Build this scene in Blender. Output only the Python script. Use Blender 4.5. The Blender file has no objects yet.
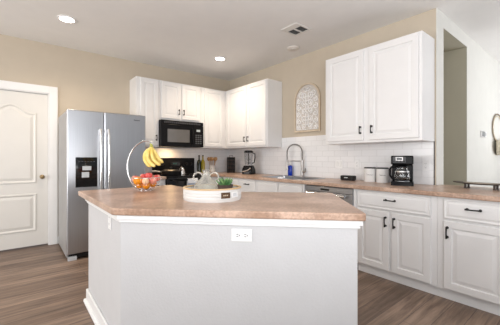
import bpy, bmesh, math, random
from mathutils import Vector, Matrix
random.seed(7)
PI = math.pi
C = bpy.context.scene.collection
SC = bpy.context.scene

# ------------------------------------------------------------------ camera
cam_d = bpy.data.cameras.new('camera')
cam = bpy.data.objects.new('camera', cam_d); C.objects.link(cam)
cam.location = (-3.422, -4.840, 1.204)
cam.rotation_euler = (PI/2, 0, math.radians(50.731 - 90))
cam_d.sensor_width = 36.0
cam_d.lens = 290.0/500*36
cam_d.shift_y = -5.08/500
cam_d.clip_start = 0.02
SC.camera = cam

# ------------------------------------------------------------------ light
SC.view_settings.view_transform = 'Standard'
SC.view_settings.look = 'None'
SC.view_settings.gamma = 1.0
SC.view_settings.use_curve_mapping = False
SC.view_settings.exposure = 0.0
W = bpy.data.worlds.new('daylight'); SC.world = W; W.use_nodes = True
W.node_tree.nodes['Background'].inputs[0].default_value = (0.93, 0.96, 1.0, 1)
W.node_tree.nodes['Background'].inputs[1].default_value = 0.36

def area(name, loc, target, sx, sy, power, col):
    l = bpy.data.lights.new(name, 'AREA'); l.shape = 'RECTANGLE'; l.size = sx; l.size_y = sy
    l.energy = power; l.color = col
    o = bpy.data.objects.new(name, l); C.objects.link(o); o.location = loc
    d = Vector(target) - Vector(loc)
    o.rotation_euler = d.to_track_quat('-Z', 'Y').to_euler()
    return o
area('left_window_light', (-7.0, -2.0, 1.5), (-0.5, -2.6, 1.4), 2.6, 2.0, 122, (1.0, 0.985, 0.97))
area('rear_window_light', (-3.4, -8.4, 1.5), (-1.2, -1.0, 1.5), 3.2, 2.0, 28, (0.94, 0.97, 1.0))
area('dining_window_light', (3.6, -8.0, 1.4), (2.0, -3.0, 1.8), 2.6, 2.0, 30, (0.95, 0.98, 1.0))
area('added_ceiling_uplight', (-3.6, -5.6, 1.5), (-3.2, -4.9, 2.765), 2.4, 2.4, 100, (0.97, 0.98, 1.0))  # unseen uplight added to lift the ceiling and give soft fill
area('added_dining_uplight', (2.6, -6.2, 1.2), (2.2, -5.6, 2.765), 2.4, 2.4, 75, (0.97, 0.98, 1.0))  # second added uplight, brightens the ceiling on the dining side

# ------------------------------------------------------------------ materials
def mat(name, col, rough=0.5, metal=0.0, var=0.05, scale=6.0, bump=0.0, bscale=60.0, spec=0.5,
        trans=0.0, ior=1.45, coat=0.0, stretch=None, emis=0.0, col2=None, lo=0.35, hi=0.65, detail=4.0, alpha=1.0):
    m = bpy.data.materials.new(name); m.use_nodes = True
    nt = m.node_tree; b = nt.nodes['Principled BSDF']
    b.inputs['Roughness'].default_value = rough
    b.inputs['Metallic'].default_value = metal
    b.inputs['Specular IOR Level'].default_value = spec
    b.inputs['Transmission Weight'].default_value = trans
    b.inputs['IOR'].default_value = ior
    b.inputs['Coat Weight'].default_value = coat
    b.inputs['Alpha'].default_value = alpha
    tc = nt.nodes.new('ShaderNodeTexCoord'); mp = nt.nodes.new('ShaderNodeMapping')
    if stretch: mp.inputs['Scale'].default_value = stretch
    nt.links.new(tc.outputs['Object'], mp.inputs[0])
    nz = nt.nodes.new('ShaderNodeTexNoise'); nz.inputs['Scale'].default_value = scale
    nz.inputs['Detail'].default_value = detail
    nt.links.new(mp.outputs[0], nz.inputs['Vector'])
    cr = nt.nodes.new('ShaderNodeValToRGB')
    cr.color_ramp.elements[0].position = lo; cr.color_ramp.elements[1].position = hi
    c2 = col2 or tuple(min(1, c*(1+var)) for c in col)
    c1 = col if col2 else tuple(c*(1-var) for c in col)
    cr.color_ramp.elements[0].color = (*c1, 1); cr.color_ramp.elements[1].color = (*c2, 1)
    nt.links.new(nz.outputs[0], cr.inputs[0])
    nt.links.new(cr.outputs[0], b.inputs['Base Color'])
    if emis:
        b.inputs['Emission Color'].default_value = (*col, 1); b.inputs['Emission Strength'].default_value = emis
    if bump:
        n2 = nt.nodes.new('ShaderNodeTexNoise'); n2.inputs['Scale'].default_value = bscale
        n2.inputs['Detail'].default_value = 3
        nt.links.new(mp.outputs[0], n2.inputs['Vector'])
        bp = nt.nodes.new('ShaderNodeBump'); bp.inputs['Strength'].default_value = bump
        bp.inputs['Distance'].default_value = 0.004
        nt.links.new(n2.outputs[0], bp.inputs['Height']); nt.links.new(bp.outputs[0], b.inputs['Normal'])
    return m

def mat_tile():
    m = bpy.data.materials.new('white_subway_tile'); m.use_nodes = True
    nt = m.node_tree; b = nt.nodes['Principled BSDF']
    b.inputs['Roughness'].default_value = 0.22
    tc = nt.nodes.new('ShaderNodeTexCoord'); sp = nt.nodes.new('ShaderNodeSeparateXYZ')
    ad = nt.nodes.new('ShaderNodeMath'); ad.operation = 'ADD'
    cb = nt.nodes.new('ShaderNodeCombineXYZ')
    nt.links.new(tc.outputs['Object'], sp.inputs[0])
    nt.links.new(sp.outputs[0], ad.inputs[0]); nt.links.new(sp.outputs[1], ad.inputs[1])
    nt.links.new(ad.outputs[0], cb.inputs[0]); nt.links.new(sp.outputs[2], cb.inputs[1])
    br = nt.nodes.new('ShaderNodeTexBrick')
    br.inputs['Scale'].default_value = 1.0
    br.inputs['Brick Width'].default_value = 0.2; br.inputs['Row Height'].default_value = 0.0763
    br.inputs['Mortar Size'].default_value = 0.0022; br.inputs['Mortar Smooth'].default_value = 0.3
    br.inputs['Color1'].default_value = (0.87, 0.87, 0.88, 1); br.inputs['Color2'].default_value = (0.83, 0.83, 0.84, 1)
    br.inputs['Mortar'].default_value = (0.73, 0.73, 0.735, 1)
    nt.links.new(cb.outputs[0], br.inputs['Vector'])
    nt.links.new(br.outputs['Color'], b.inputs['Base Color'])
    bp = nt.nodes.new('ShaderNodeBump'); bp.invert = True
    bp.inputs['Strength'].default_value = 0.5; bp.inputs['Distance'].default_value = 0.003
    nt.links.new(br.outputs['Fac'], bp.inputs['Height']); nt.links.new(bp.outputs[0], b.inputs['Normal'])
    return m

def mat_floor():
    m = bpy.data.materials.new('grey_brown_vinyl_planks'); m.use_nodes = True
    nt = m.node_tree; b = nt.nodes['Principled BSDF']
    b.inputs['Roughness'].default_value = 0.42
    tc = nt.nodes.new('ShaderNodeTexCoord')
    br = nt.nodes.new('ShaderNodeTexBrick')
    br.offset = 0.37
    br.inputs['Scale'].default_value = 1.0
    br.inputs['Brick Width'].default_value = 1.2; br.inputs['Row Height'].default_value = 0.15
    br.inputs['Mortar Size'].default_value = 0.0018; br.inputs['Bias'].default_value = -0.1
    br.inputs['Color1'].default_value = (0.255, 0.178, 0.13, 1); br.inputs['Color2'].default_value = (0.128, 0.082, 0.056, 1)
    br.inputs['Mortar'].default_value = (0.07, 0.05, 0.04, 1)
    nt.links.new(tc.outputs['Object'], br.inputs['Vector'])
    mp = nt.nodes.new('ShaderNodeMapping'); mp.inputs['Scale'].default_value = (1.3, 16, 1)
    nt.links.new(tc.outputs['Object'], mp.inputs[0])
    nz = nt.nodes.new('ShaderNodeTexNoise'); nz.inputs['Scale'].default_value = 1.6; nz.inputs['Detail'].default_value = 8
    nz.inputs['Roughness'].default_value = 0.65; nz.inputs['Distortion'].default_value = 0.5
    nt.links.new(mp.outputs[0], nz.inputs['Vector'])
    cr = nt.nodes.new('ShaderNodeValToRGB')
    cr.color_ramp.elements[0].position = 0.32; cr.color_ramp.elements[0].color = (0.52, 0.50, 0.49, 1)
    cr.color_ramp.elements[1].position = 0.68; cr.color_ramp.elements[1].color = (1.42, 1.42, 1.42, 1)
    nt.links.new(nz.outputs[0], cr.inputs[0])
    mx = nt.nodes.new('ShaderNodeMix'); mx.data_type = 'RGBA'; mx.blend_type = 'MULTIPLY'; mx.inputs[0].default_value = 1
    nt.links.new(br.outputs['Color'], mx.inputs[6]); nt.links.new(cr.outputs[0], mx.inputs[7])
    nt.links.new(mx.outputs[2], b.inputs['Base Color'])
    bp = nt.nodes.new('ShaderNodeBump'); bp.inputs['Strength'].default_value = 0.25; bp.inputs['Distance'].default_value = 0.002
    nt.links.new(nz.outputs[0], bp.inputs['Height']); nt.links.new(bp.outputs[0], b.inputs['Normal'])
    return m

def mat_laminate():
    m = mat('tan_stone_laminate', (0.40, 0.258, 0.182), rough=0.30, col2=(0.60, 0.425, 0.33), scale=5.0, detail=9.0, lo=0.36, hi=0.66)
    nt = m.node_tree; b = nt.nodes['Principled BSDF']
    ramp = [n for n in nt.nodes if n.type == 'VALTORGB'][0]
    tc = [n for n in nt.nodes if n.type == 'TEX_COORD'][0]
    n2 = nt.nodes.new('ShaderNodeTexNoise'); n2.inputs['Scale'].default_value = 60; n2.inputs['Detail'].default_value = 5
    nt.links.new(tc.outputs['Object'], n2.inputs['Vector'])
    r2 = nt.nodes.new('ShaderNodeValToRGB')
    r2.color_ramp.elements[0].position = 0.35; r2.color_ramp.elements[0].color = (0.80, 0.78, 0.77, 1)
    r2.color_ramp.elements[1].position = 0.6; r2.color_ramp.elements[1].color = (1.08, 1.08, 1.08, 1)
    nt.links.new(n2.outputs[0], r2.inputs[0])
    mx = nt.nodes.new('ShaderNodeMix'); mx.data_type = 'RGBA'; mx.blend_type = 'MULTIPLY'; mx.inputs[0].default_value = 1
    nt.links.new(ramp.outputs[0], mx.inputs[6]); nt.links.new(r2.outputs[0], mx.inputs[7])
    nt.links.new(mx.outputs[2], b.inputs['Base Color'])
    return m

M = {
 'floor': mat_floor(), 'tile': mat_tile(), 'laminate': mat_laminate(),
 'beige': mat('beige_wall_paint', (0.575, 0.50, 0.40), rough=0.85, var=0.015, bump=0.12, bscale=90),
 'offwhite': mat('off_white_wall_paint', (0.73, 0.725, 0.685), rough=0.85, var=0.015, bump=0.12, bscale=90),
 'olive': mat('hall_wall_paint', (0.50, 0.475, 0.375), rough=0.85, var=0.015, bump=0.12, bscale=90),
 'ceil': mat('ceiling_paint', (0.82, 0.81, 0.795), rough=0.9, var=0.01, bump=0.1, bscale=60),
 'island': mat('pale_grey_island_paint', (0.60, 0.60, 0.61), rough=0.8, var=0.012, bump=0.35, bscale=75),
 'white': mat('white_cabinet_paint', (0.82, 0.81, 0.805), rough=0.38, var=0.01),
 'trim': mat('white_trim_paint', (0.86, 0.86, 0.86), rough=0.35, var=0.01),
 'door': mat('ivory_door_paint', (0.75, 0.735, 0.70), rough=0.4, var=0.01),
 'plate': mat('white_plastic_plate', (0.86, 0.86, 0.86), rough=0.3, var=0.01),
 'slot': mat('dark_slot', (0.05, 0.05, 0.055), rough=0.5),
 'steel': mat('brushed_stainless_steel', (0.47, 0.48, 0.505), rough=0.30, metal=1.0, var=0.04, scale=3.0, stretch=(60, 60, 0.6)),
 'steel_side': mat('grey_enamel_side', (0.40, 0.395, 0.39), rough=0.45, metal=0.2),
 'chrome': mat('bright_nickel', (0.78, 0.78, 0.78), rough=0.16, metal=1.0, var=0.02),
 'nickel': mat('brushed_nickel', (0.42, 0.40, 0.385), rough=0.3, metal=1.0, var=0.03),
 'brass': mat('aged_brass', (0.30, 0.22, 0.12), rough=0.3, metal=1.0),
 'black': mat('black_gloss_plastic', (0.010, 0.010, 0.011), rough=0.22, var=0.1, spec=0.12),
 'blackm': mat('black_satin_metal', (0.015, 0.0145, 0.0145), rough=0.38, var=0.1, spec=0.3),
 'blackglass': mat('black_glass', (0.008, 0.008, 0.009), rough=0.05, var=0.1, spec=0.6),
 'window': mat('grey_reflection_glass', (0.15, 0.145, 0.14), rough=0.06, spec=0.9),  # grey reflection of the microwave glass put into the base colour
 'display': mat('pale_display', (0.55, 0.60, 0.62), rough=0.25),
 'pale': mat('pale_grey_plastic', (0.60, 0.62, 0.64), rough=0.3),
 'darkgrey': mat('dark_grey_plastic', (0.07, 0.07, 0.075), rough=0.45),
 'glass': mat('clear_glass', (0.96, 0.97, 0.97), rough=0.02, trans=1.0, var=0.0),
 'smoke': mat('clear_plastic_jar', (0.80, 0.81, 0.82), rough=0.03, trans=0.95, ior=1.2, var=0.0),
 'jug': mat('warm_pearl_glass', (0.98, 0.95, 0.89), rough=0.10, trans=0.82, ior=1.35, var=0.05, scale=9),
 'coffee': mat('coffee_liquid', (0.10, 0.045, 0.02), rough=0.15),
 'orange': mat('orange_peel', (0.86, 0.30, 0.01), rough=0.5, var=0.12, spec=0.3, scale=18, bump=0.5, bscale=260),
 'apple': mat('red_apple_skin', (0.66, 0.08, 0.075), rough=0.3, col2=(0.88, 0.46, 0.32), scale=14, stretch=(1, 1, 0.3), lo=0.45, hi=0.75),
 'peach': mat('pale_peach_skin', (0.90, 0.62, 0.38), rough=0.5, col2=(0.85, 0.42, 0.28), scale=12),
 'banana': mat('banana_peel', (0.82, 0.60, 0.13), rough=0.5, col2=(0.90, 0.73, 0.28), scale=16),
 'stem': mat('brown_stem', (0.17, 0.11, 0.04), rough=0.7),
 'greenstem': mat('green_banana_stem', (0.42, 0.42, 0.08), rough=0.6),
 'whitewood': mat('whitewashed_wood', (0.70, 0.69, 0.675), rough=0.7, var=0.06, scale=5, stretch=(1, 1, 12)),
 'wood': mat('light_wood', (0.58, 0.39, 0.21), rough=0.5, col2=(0.70, 0.50, 0.29), scale=8, stretch=(1, 1, 6)),
 'spoon': mat('tan_wooden_utensil', (0.50, 0.28, 0.12), rough=0.5, col2=(0.62, 0.38, 0.19), scale=20),
 'darkwood': mat('dark_espresso_wood', (0.035, 0.022, 0.016), rough=0.4, col2=(0.07, 0.045, 0.03), scale=9, stretch=(1, 6, 1)),
 'rust': mat('bronze_metal_label', (0.10, 0.055, 0.03), rough=0.4, metal=0.4),
 'succ': mat('succulent_green', (0.06, 0.17, 0.055), rough=0.45, col2=(0.20, 0.34, 0.13), scale=14),
 'soil': mat('dark_soil_pot', (0.075, 0.05, 0.04), rough=0.7),
 'ceramic': mat('white_ceramic', (0.84, 0.84, 0.83), rough=0.18, var=0.01),
 'blue': mat('blue_dish_soap', (0.006, 0.04, 0.42), rough=0.15),
 'oliveoil': mat('golden_oil_bottle', (0.45, 0.36, 0.03), rough=0.1),
 'darkbottle': mat('dark_green_bottle', (0.012, 0.02, 0.012), rough=0.08),
 'spice': mat('brown_spice', (0.018, 0.013, 0.012), rough=0.3, col2=(0.07, 0.045, 0.035), scale=30),
 'towel': mat('white_cotton', (0.82, 0.83, 0.86), rough=0.9, bump=0.5, bscale=200),
 'towelblue': mat('blue_grey_cotton', (0.30, 0.37, 0.48), rough=0.9, bump=0.5, bscale=200),
 'wicker': mat('cream_wicker', (0.78, 0.71, 0.57), rough=0.8, bump=0.8, bscale=120, var=0.12, scale=40),
 'wickerdark': mat('brown_cord', (0.28, 0.23, 0.17), rough=0.8),
 'frame': mat('weathered_wood_frame', (0.55, 0.45, 0.33), rough=0.65, col2=(0.64, 0.54, 0.42), scale=12),
 'carved': mat('chalk_white_carving', (0.90, 0.89, 0.88), rough=0.7),
 'carveback': mat('grey_beige_backing', (0.60, 0.56, 0.52), rough=0.8),
 'lamp': mat('lamp_lens', (1.0, 0.93, 0.82), rough=0.4, emis=14.0, var=0.0),
 'vent': mat('white_vent_metal', (0.74, 0.72, 0.69), rough=0.45, var=0.01),
 'ventdark': mat('dark_duct', (0.10, 0.10, 0.10), rough=0.8),
 'smokedet': mat('aged_white_plastic', (0.74, 0.69, 0.64), rough=0.5),
 'linen': mat('sand_linen_runner', (0.42, 0.37, 0.30), rough=0.9, bump=0.5, bscale=150),
 'greyp': mat('mid_grey_plastic', (0.30, 0.31, 0.31), rough=0.35),
 'ink': mat('black_ink', (0.03, 0.03, 0.03), rough=0.6),
 'lcd': mat('clock_green', (0.03, 0.08, 0.08), rough=0.3),
}

# ------------------------------------------------------------------ mesh helpers
class B:
    """collects primitives into one mesh"""
    def __init__(s): s.bm = bmesh.new()
    def add(s, other_bm, mtx):
        me = bpy.data.meshes.new('t'); other_bm.transform(mtx); other_bm.to_mesh(me); other_bm.free()
        s.bm.from_mesh(me); bpy.data.meshes.remove(me)
    def box(s, x0, x1, y0, y1, z0, z1, rot=None, piv=None):
        vs = [s.bm.verts.new((x, y, z)) for z in (z0, z1) for y in (y0, y1) for x in (x0, x1)]
        for f in ((0,2,3,1),(4,5,7,6),(0,1,5,4),(2,6,7,3),(0,4,6,2),(1,3,7,5)):
            s.bm.faces.new([vs[i] for i in f])
        if rot is not None: bmesh.ops.rotate(s.bm, cent=piv or (0,0,0), matrix=rot, verts=vs)
        return s
    def prism(s, pts, z0, z1):
        """pts ccw in xy"""
        lo = [s.bm.verts.new((x, y, z0)) for x, y in pts]; hi = [s.bm.verts.new((x, y, z1)) for x, y in pts]
        n = len(pts)
        s.bm.faces.new(lo[::-1]); s.bm.faces.new(hi)
        for i in range(n): s.bm.faces.new([lo[i], lo[(i+1)%n], hi[(i+1)%n], hi[i]])
        return s
    def lathe(s, prof, seg=32, cx=0, cy=0, sx=1, sy=1, cap=True):
        rings = []
        for r, z in prof:
            if r < 1e-6: rings.append([s.bm.verts.new((cx, cy, z))])
            else: rings.append([s.bm.verts.new((cx+r*sx*math.cos(2*PI*k/seg), cy+r*sy*math.sin(2*PI*k/seg), z)) for k in range(seg)])
        for a, b in zip(rings, rings[1:]):
            for k in range(seg):
                q = [a[k%len(a)], a[(k+1)%len(a)], b[(k+1)%len(b)], b[k%len(b)]]
                q2 = []
                for v in q:
                    if v not in q2: q2.append(v)
                if len(q2) > 2: s.bm.faces.new(q2)
        if cap:
            if len(rings[0]) > 1: s.bm.faces.new(rings[0][::-1])
            if len(rings[-1]) > 1: s.bm.faces.new(rings[-1])
        return s
    def tube(s, pts, r, seg=10, closed=False, cap=True):
        pts = [Vector(p) for p in pts]; n = len(pts)
        rs = r if isinstance(r, (list, tuple)) else [r]*n
        rings = []; up = None
        for i, p in enumerate(pts):
            if closed: t = pts[(i+1)%n] - pts[i-1]
            else: t = pts[min(i+1, n-1)] - pts[max(i-1, 0)]
            t.normalize()
            if up is None:
                up = Vector((0,0,1)) if abs(t.z) < 0.9 else Vector((1,0,0))
            u = (up - t*up.dot(t)).normalized(); v = t.cross(u); up = u
            rings.append([s.bm.verts.new(p + (u*math.cos(2*PI*k/seg) + v*math.sin(2*PI*k/seg))*rs[i]) for k in range(seg)])
        rr = rings + ([rings[0]] if closed else [])
        for a, b in zip(rr, rr[1:]):
            for k in range(seg): s.bm.faces.new([a[k], a[(k+1)%seg], b[(k+1)%seg], b[k]])
        if cap and not closed:
            s.bm.faces.new(rings[0][::-1]); s.bm.faces.new(rings[-1])
        return s
    def cyl(s, p0, p1, r, seg=20): return s.tube([p0, p1], r, seg)
    def ball(s, c, r, sx=1, sy=1, sz=1, u=20, v=12):
        prof = [(max(r*math.sin(PI*i/v), 0), -r*math.cos(PI*i/v)) for i in range(v+1)]
        prof[0] = (0, -r); prof[-1] = (0, r)
        s.lathe([(a, c[2]+b*sz) for a, b in prof], u, c[0], c[1], sx, sy); return s
    def loops(s, ls):
        """skin successive loops, each a list of points; cap the last and the first"""
        rv = [[s.bm.verts.new(p) for p in l] for l in ls]; n = len(rv[0])
        for a, b in zip(rv, rv[1:]):
            for i in range(n): s.bm.faces.new([a[i], a[(i+1)%n], b[(i+1)%n], b[i]])
        s.bm.faces.new(rv[0][::-1]); s.bm.faces.new(rv[-1]); return s
    def panel(s, x0, x1, z0, z1, y, th, fr=0.055, deep=0.011, slope=0.026, raised=0.008, e=0.004):
        """a raised-panel door standing in the xz plane, its back at y, its face towards -y"""
        def rect(i, yy): return [(x0+i, yy, z0+i), (x1-i, yy, z0+i), (x1-i, yy, z1-i), (x0+i, yy, z1-i)]
        f = y-th
        s.loops([rect(0, y), rect(0, f+e), rect(e, f), rect(fr, f), rect(fr+0.005, f+deep), rect(fr+0.014, f+deep), rect(fr+0.014+slope, f+deep-raised)])
        return s
    def build(s, name, m, parent=None, smooth=False, bevel=0.0, seg=2, loc=None, subsurf=0, tri=False):
        bmesh.ops.recalc_face_normals(s.bm, faces=s.bm.faces)
        me = bpy.data.meshes.new(name); s.bm.to_mesh(me); s.bm.free()
        me.materials.append(M[m] if isinstance(m, str) else m)
        o = bpy.data.objects.new(name, me); C.objects.link(o)
        if smooth:
            for p in me.polygons: p.use_smooth = True
            if smooth != 'all':
                try: me.set_sharp_from_angle(angle=math.radians(40))
                except Exception: pass
        if bevel:
            b = o.modifiers.new('bevel', 'BEVEL'); b.width = bevel; b.segments = seg
            b.limit_method = 'ANGLE'; b.angle_limit = math.radians(40)
        if subsurf:
            d = o.modifiers.new('sub', 'SUBSURF'); d.levels = subsurf; d.render_levels = subsurf
        if loc: o.location = loc
        if parent: o.parent = parent
        return o

def thing(name, label, cat, loc=(0,0,0), rz=0.0, group=None):
    o = bpy.data.objects.new(name, None); C.objects.link(o)
    o.empty_display_size = 0.05
    o.location = loc; o.rotation_euler = (0, 0, rz)
    o['label'] = label; o['category'] = cat
    if group: o['group'] = group
    return o
def tag(o, label, cat, group=None):
    o['label'] = label; o['category'] = cat
    if group: o['group'] = group
    return o
def struct(o, label=None, cat=None):
    o['kind'] = 'structure'
    if label: o['label'] = label
    if cat: o['category'] = cat
    return o
def dup(root, loc, rz, label, group=None):
    r = root.copy(); C.objects.link(r); r.location = loc; r.rotation_euler = (0, 0, rz)
    r['label'] = label
    if group: r['group'] = group
    for ch in list(root.children):
        c = ch.copy(); C.objects.link(c); c.parent = r
        for g in list(ch.children):
            d = g.copy(); C.objects.link(d); d.parent = c
    return r

# ------------------------------------------------------------------ room constants
H = 2.765; YW = -3.732; CT = 0.914
# ------------------------------------------------------------------ the room shell
struct(B().box(-7.2, 6.0, -9.0, 1.6, -0.1, 0.0).build('floor', 'floor'), 'grey-brown wood-look plank floor', 'floor')
struct(B().box(-7.2, 6.0, -9.0, 1.6, H, H+0.1).build('ceiling', 'ceil'), 'smooth pale ceiling over kitchen', 'ceiling')
DX0, DX1, DZ = -3.845, -3.035, 2.08
b = B(); b.box(-7.2, DX0, 0, 0.14, 0, H); b.box(DX1, 0.0, 0, 0.14, 0, H); b.box(DX0, DX1, 0, 0.14, DZ, H)
struct(b.build('wall_back', 'beige'), 'beige back wall behind refrigerator and range', 'wall')
struct(B().box(0, 0.19, YW+0.006, 0.14, 0, H).build('wall_right', 'beige'), 'beige wall above the sink counter', 'wall')
# off-white end of that wall, and the dining-side wall beyond the bar with its doorway
struct(B().box(0, 0.199, YW, YW+0.006, 0, H).build('wall_end', 'offwhite'), 'narrow off-white end of the sink wall', 'wall')
b = B(); b.box(0.199, 1.048, YW, YW+0.004, 2.61, H); b.box(1.048, 6.0, YW, YW+0.004, 0, H); b.box(1.16, 6.0, YW+0.004, YW+0.12, 0, H)
struct(b.build('wall_dining', 'offwhite'), 'off-white dining wall beyond the bar counter', 'wall')
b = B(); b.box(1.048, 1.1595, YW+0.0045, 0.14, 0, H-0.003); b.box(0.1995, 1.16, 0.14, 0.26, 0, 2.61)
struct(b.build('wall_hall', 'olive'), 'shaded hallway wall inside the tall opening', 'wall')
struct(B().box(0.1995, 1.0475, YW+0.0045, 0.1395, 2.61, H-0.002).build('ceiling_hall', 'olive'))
struct(B().box(0.012, 0.11, -4.50, YW-0.002, 0, CT-0.042).build('wall_bar', 'offwhite'), 'low wall under the bar counter', 'wall')

# backsplash tile sheets (8 mm)
TT = 1.522
struct(B().box(-0.008, -0.0005, -3.706, -0.0005, CT+0.0005, TT).build('wall_tile_right', 'tile'), 'white subway tile backsplash over the sink counter', 'backsplash')
struct(B().box(-1.965, -0.0085, -0.008, -0.0005, CT+0.0005, 1.80).build('wall_tile_back', 'tile'), 'white subway tile backsplash behind the range', 'backsplash')
struct(B().box(-0.011, -0.0005, -3.7135, -3.7065, CT+0.0005, 1.371).build('trim_1', 'slot'), 'thin metal edge strip ending the tile', 'trim')

# door with casing
b = B()
b.box(DX1, -2.938, -0.02, -0.0005, 0, DZ+0.1); b.box(-3.942, DX0, -0.02, -0.0005, 0, DZ+0.1); b.box(DX0, DX1, -0.02, -0.0005, DZ, DZ+0.1)
b.box(DX1-0.012, DX1-0.0005, -0.012, 0.13, 0, DZ-0.0005); b.box(DX0+0.0005, DX0+0.012, -0.012, 0.13, 0, DZ-0.0005)
b.box(DX0+0.012, DX1-0.012, -0.012, 0.13, DZ-0.012, DZ-0.0005)
struct(b.build('trim_2', 'trim', bevel=0.004), 'white casing around the pantry door', 'trim')
d0, d1 = DX0+0.015, DX1-0.015
door = B().box(d0, d1, 0.012, 0.047, 0.02, DZ-0.016).build('door_1', 'door', bevel=0.002)
struct(door, 'ivory two panel interior door with arched top panel', 'door')
def arch_ring(x0, x1, z0, z1, hump, steps, n=28):
    """nested closed loops; the top edge carries an eyebrow hump"""
    ls = []
    for ins, y in steps:
        a0, a1, c0, c1 = x0+ins, x1-ins, z0+ins, z1-ins
        l = [(a0, y, c0), (a1, y, c0)]
        for k in range(n+1):
            t = 1-k/n; x = a0+(a1-a0)*t
            u = abs(t-0.5)*2
            h = hump*(0.5+0.5*math.cos(PI*min(1, u/0.86)))
            l.append((x, y, c1+h))
        ls.append(l)
    return ls
def door_panel(z0, z1, hump):
    y = 0.0125
    bb = B(); bb.loops(arch_ring(d0+0.125, d1-0.125, z0, z1, hump,
        [(0, y), (0.006, y-0.009), (0.016, y-0.010), (0.032, y-0.001), (0.038, y-0.0005), (0.070, y-0.009)]))
    return bb
door_panel(0.86, 1.80, 0.10).build('door_panel', 'door', door)
door_panel(0.22, 0.72, 0.0).build('door_panel', 'door', door)
kb = B(); kb.cyl((d1-0.065, 0.0118, 0.94), (d1-0.065, 0.004, 0.94), 0.028); kb.cyl((d1-0.065, 0.0118, 0.94), (d1-0.065, -0.03, 0.94), 0.011)
kb.ball((d1-0.065, -0.045, 0.94), 0.027, 1, 0.8, 1)
kb.build('door_knob', 'brass', door, smooth=True)
# baseboards
struct(B().box(-2.937, -0.7, -0.014, -0.0005, 0.0, 0.10).build('baseboard_back', 'trim', bevel=0.004))
struct(B().box(-7.2, -3.943, -0.014, -0.0005, 0.0, 0.10).build('baseboard_left', 'trim', bevel=0.004))
struct(B().box(1.05, 6.0, YW-0.014, YW-0.0005, 0.0, 0.10).build('baseboard_dining', 'trim', bevel=0.004))

# ------------------------------------------------------------------ cabinet builders
def bar_pull(parent, x, y, z, length, vertical):
    """black bridge pull on a front at local y, its length along z or x"""
    b = B(); h = length/2; o = 0.027
    def P(a, yy): return (x, yy, z+a) if vertical else (x+a, yy, z)
    b.tube([P(-h, y-o*0.9), P(-h*0.8, y-o), P(0, y-o-0.003), P(h*0.8, y-o), P(h, y-o*0.9)], [0.0072, 0.0062, 0.0055, 0.0062, 0.0072], 10)
    for sgn in (-1, 1):
        a = sgn*h*0.8
        b.cyl(P(a, y-0.0003), P(a, y-o), 0.0055, 10); b.cyl(P(a, y-0.0003), P(a, y-0.004), 0.011, 14)
    return b.build('handle', 'blackm', parent, smooth=True)
def wall_cabinet(label, loc, rz, w, dep, h, doors, group='white wall cabinets'):
    """doors: (x0, x1, handle x, handle side z offset)"""
    t = thing('wall_cabinet', label, 'cabinet', loc, rz, None)
    bd = B(); bd.box(0.001, w-0.001, -dep, -0.001, 0, h); bd.build('cabinet_body', 'white', t, bevel=0.002)
    for x0, x1, hx in doors:
        dr = B().panel(x0, x1, 0.028, h-0.022, -dep-0.0005, 0.02).build('door', 'white', t)
        if hx is not None: bar_pull(dr, hx, -dep-0.0205, 0.028+0.115, 0.085, True)
    return t
CD_ = 0.33
UB, UH = 1.372, 1.073
RZ = -PI/2
wall_cabinet('narrow white wall cabinet left of the microwave, above the refrigerator corner', (-1.97, 0, UB), 0, 0.355, CD_, UH, [(0.06, 0.335, 0.305)])
wall_cabinet('short white two-door wall cabinet directly above the black microwave', (-1.614, 0, 1.812), 0, 0.758, CD_, 0.633, [(0.035, 0.362, 0.335), (0.392, 0.718, 0.42)])
wall_cabinet('white single-door wall cabinet right of the microwave, in the room corner', (-0.855, 0, UB), 0, 0.854, CD_, UH, [(0.065, 0.455, None)])
wall_cabinet('white two-door wall cabinet above the blender, left of the arched wall plaque', (0, -0.332, UB), RZ, 1.159, CD_, UH, [(0.075, 0.635, 0.605), (0.668, 1.138, 0.70)])
wall_cabinet('large white two-door wall cabinet above the coffee maker, right of the arched plaque', (0, -2.583, UB), RZ, 1.131, CD_, UH, [(0.035, 0.525, 0.493), (0.592, 1.102, 0.627)])

BD = 0.597
def base_cabinet(label, loc, rz, w, fronts, toe=True, hollow=False):
    t = thing('base_cabinet', label, 'cabinet', loc, rz)
    b = B()
    if hollow: b.box(0.0005, w-0.0005, -BD, -0.002, 0.09, 0.66); b.box(0.0005, w-0.0005, -BD, -BD+0.018, 0.66, CT-0.0415); b.box(0.0005, 0.018, -BD+0.018, -0.002, 0.66, CT-0.0415); b.box(w-0.018, w-0.0005, -BD+0.018, -0.002, 0.66, CT-0.0415)
    else: b.box(0.0005, w-0.0005, -BD, -0.002, 0.09, CT-0.0415)
    b.box(0.0005, w-0.0005, -BD+0.045, -0.02, 0.0005, 0.09)
    b.build('cabinet_body', 'white', t)
    if toe: B().box(0.0005, w-0.0005, -BD+0.036, -BD+0.0445, 0.0005, 0.0895).build('toe_kick', 'trim', t)
    for f in fronts:
        if f[0] == 'drawer':
            o = B().panel(f[1], f[2], 0.692, 0.856, -BD-0.0005, 0.02, fr=0.012, deep=0.003, slope=0.012, raised=0.004).build('drawer', 'white', t)
            if len(f) > 3: bar_pull(o, f[3], -BD-0.0205, 0.79, 0.105, False)
        else:
            o = B().panel(f[1], f[2], 0.105, 0.672, -BD-0.0005, 0.02).build('door', 'white', t)
            if f[3] is not None: bar_pull(o, f[3], -BD-0.0205, 0.58, 0.098, True)
    return t
base_cabinet('white base cabinet with one drawer over two doors, under the coffee maker', (0, -3.17, 0), RZ, 0.76,
    [('drawer', 0.022, 0.712, 0.367), ('door', 0.022, 0.352, 0.322), ('door', 0.378, 0.712, 0.405)])
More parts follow.
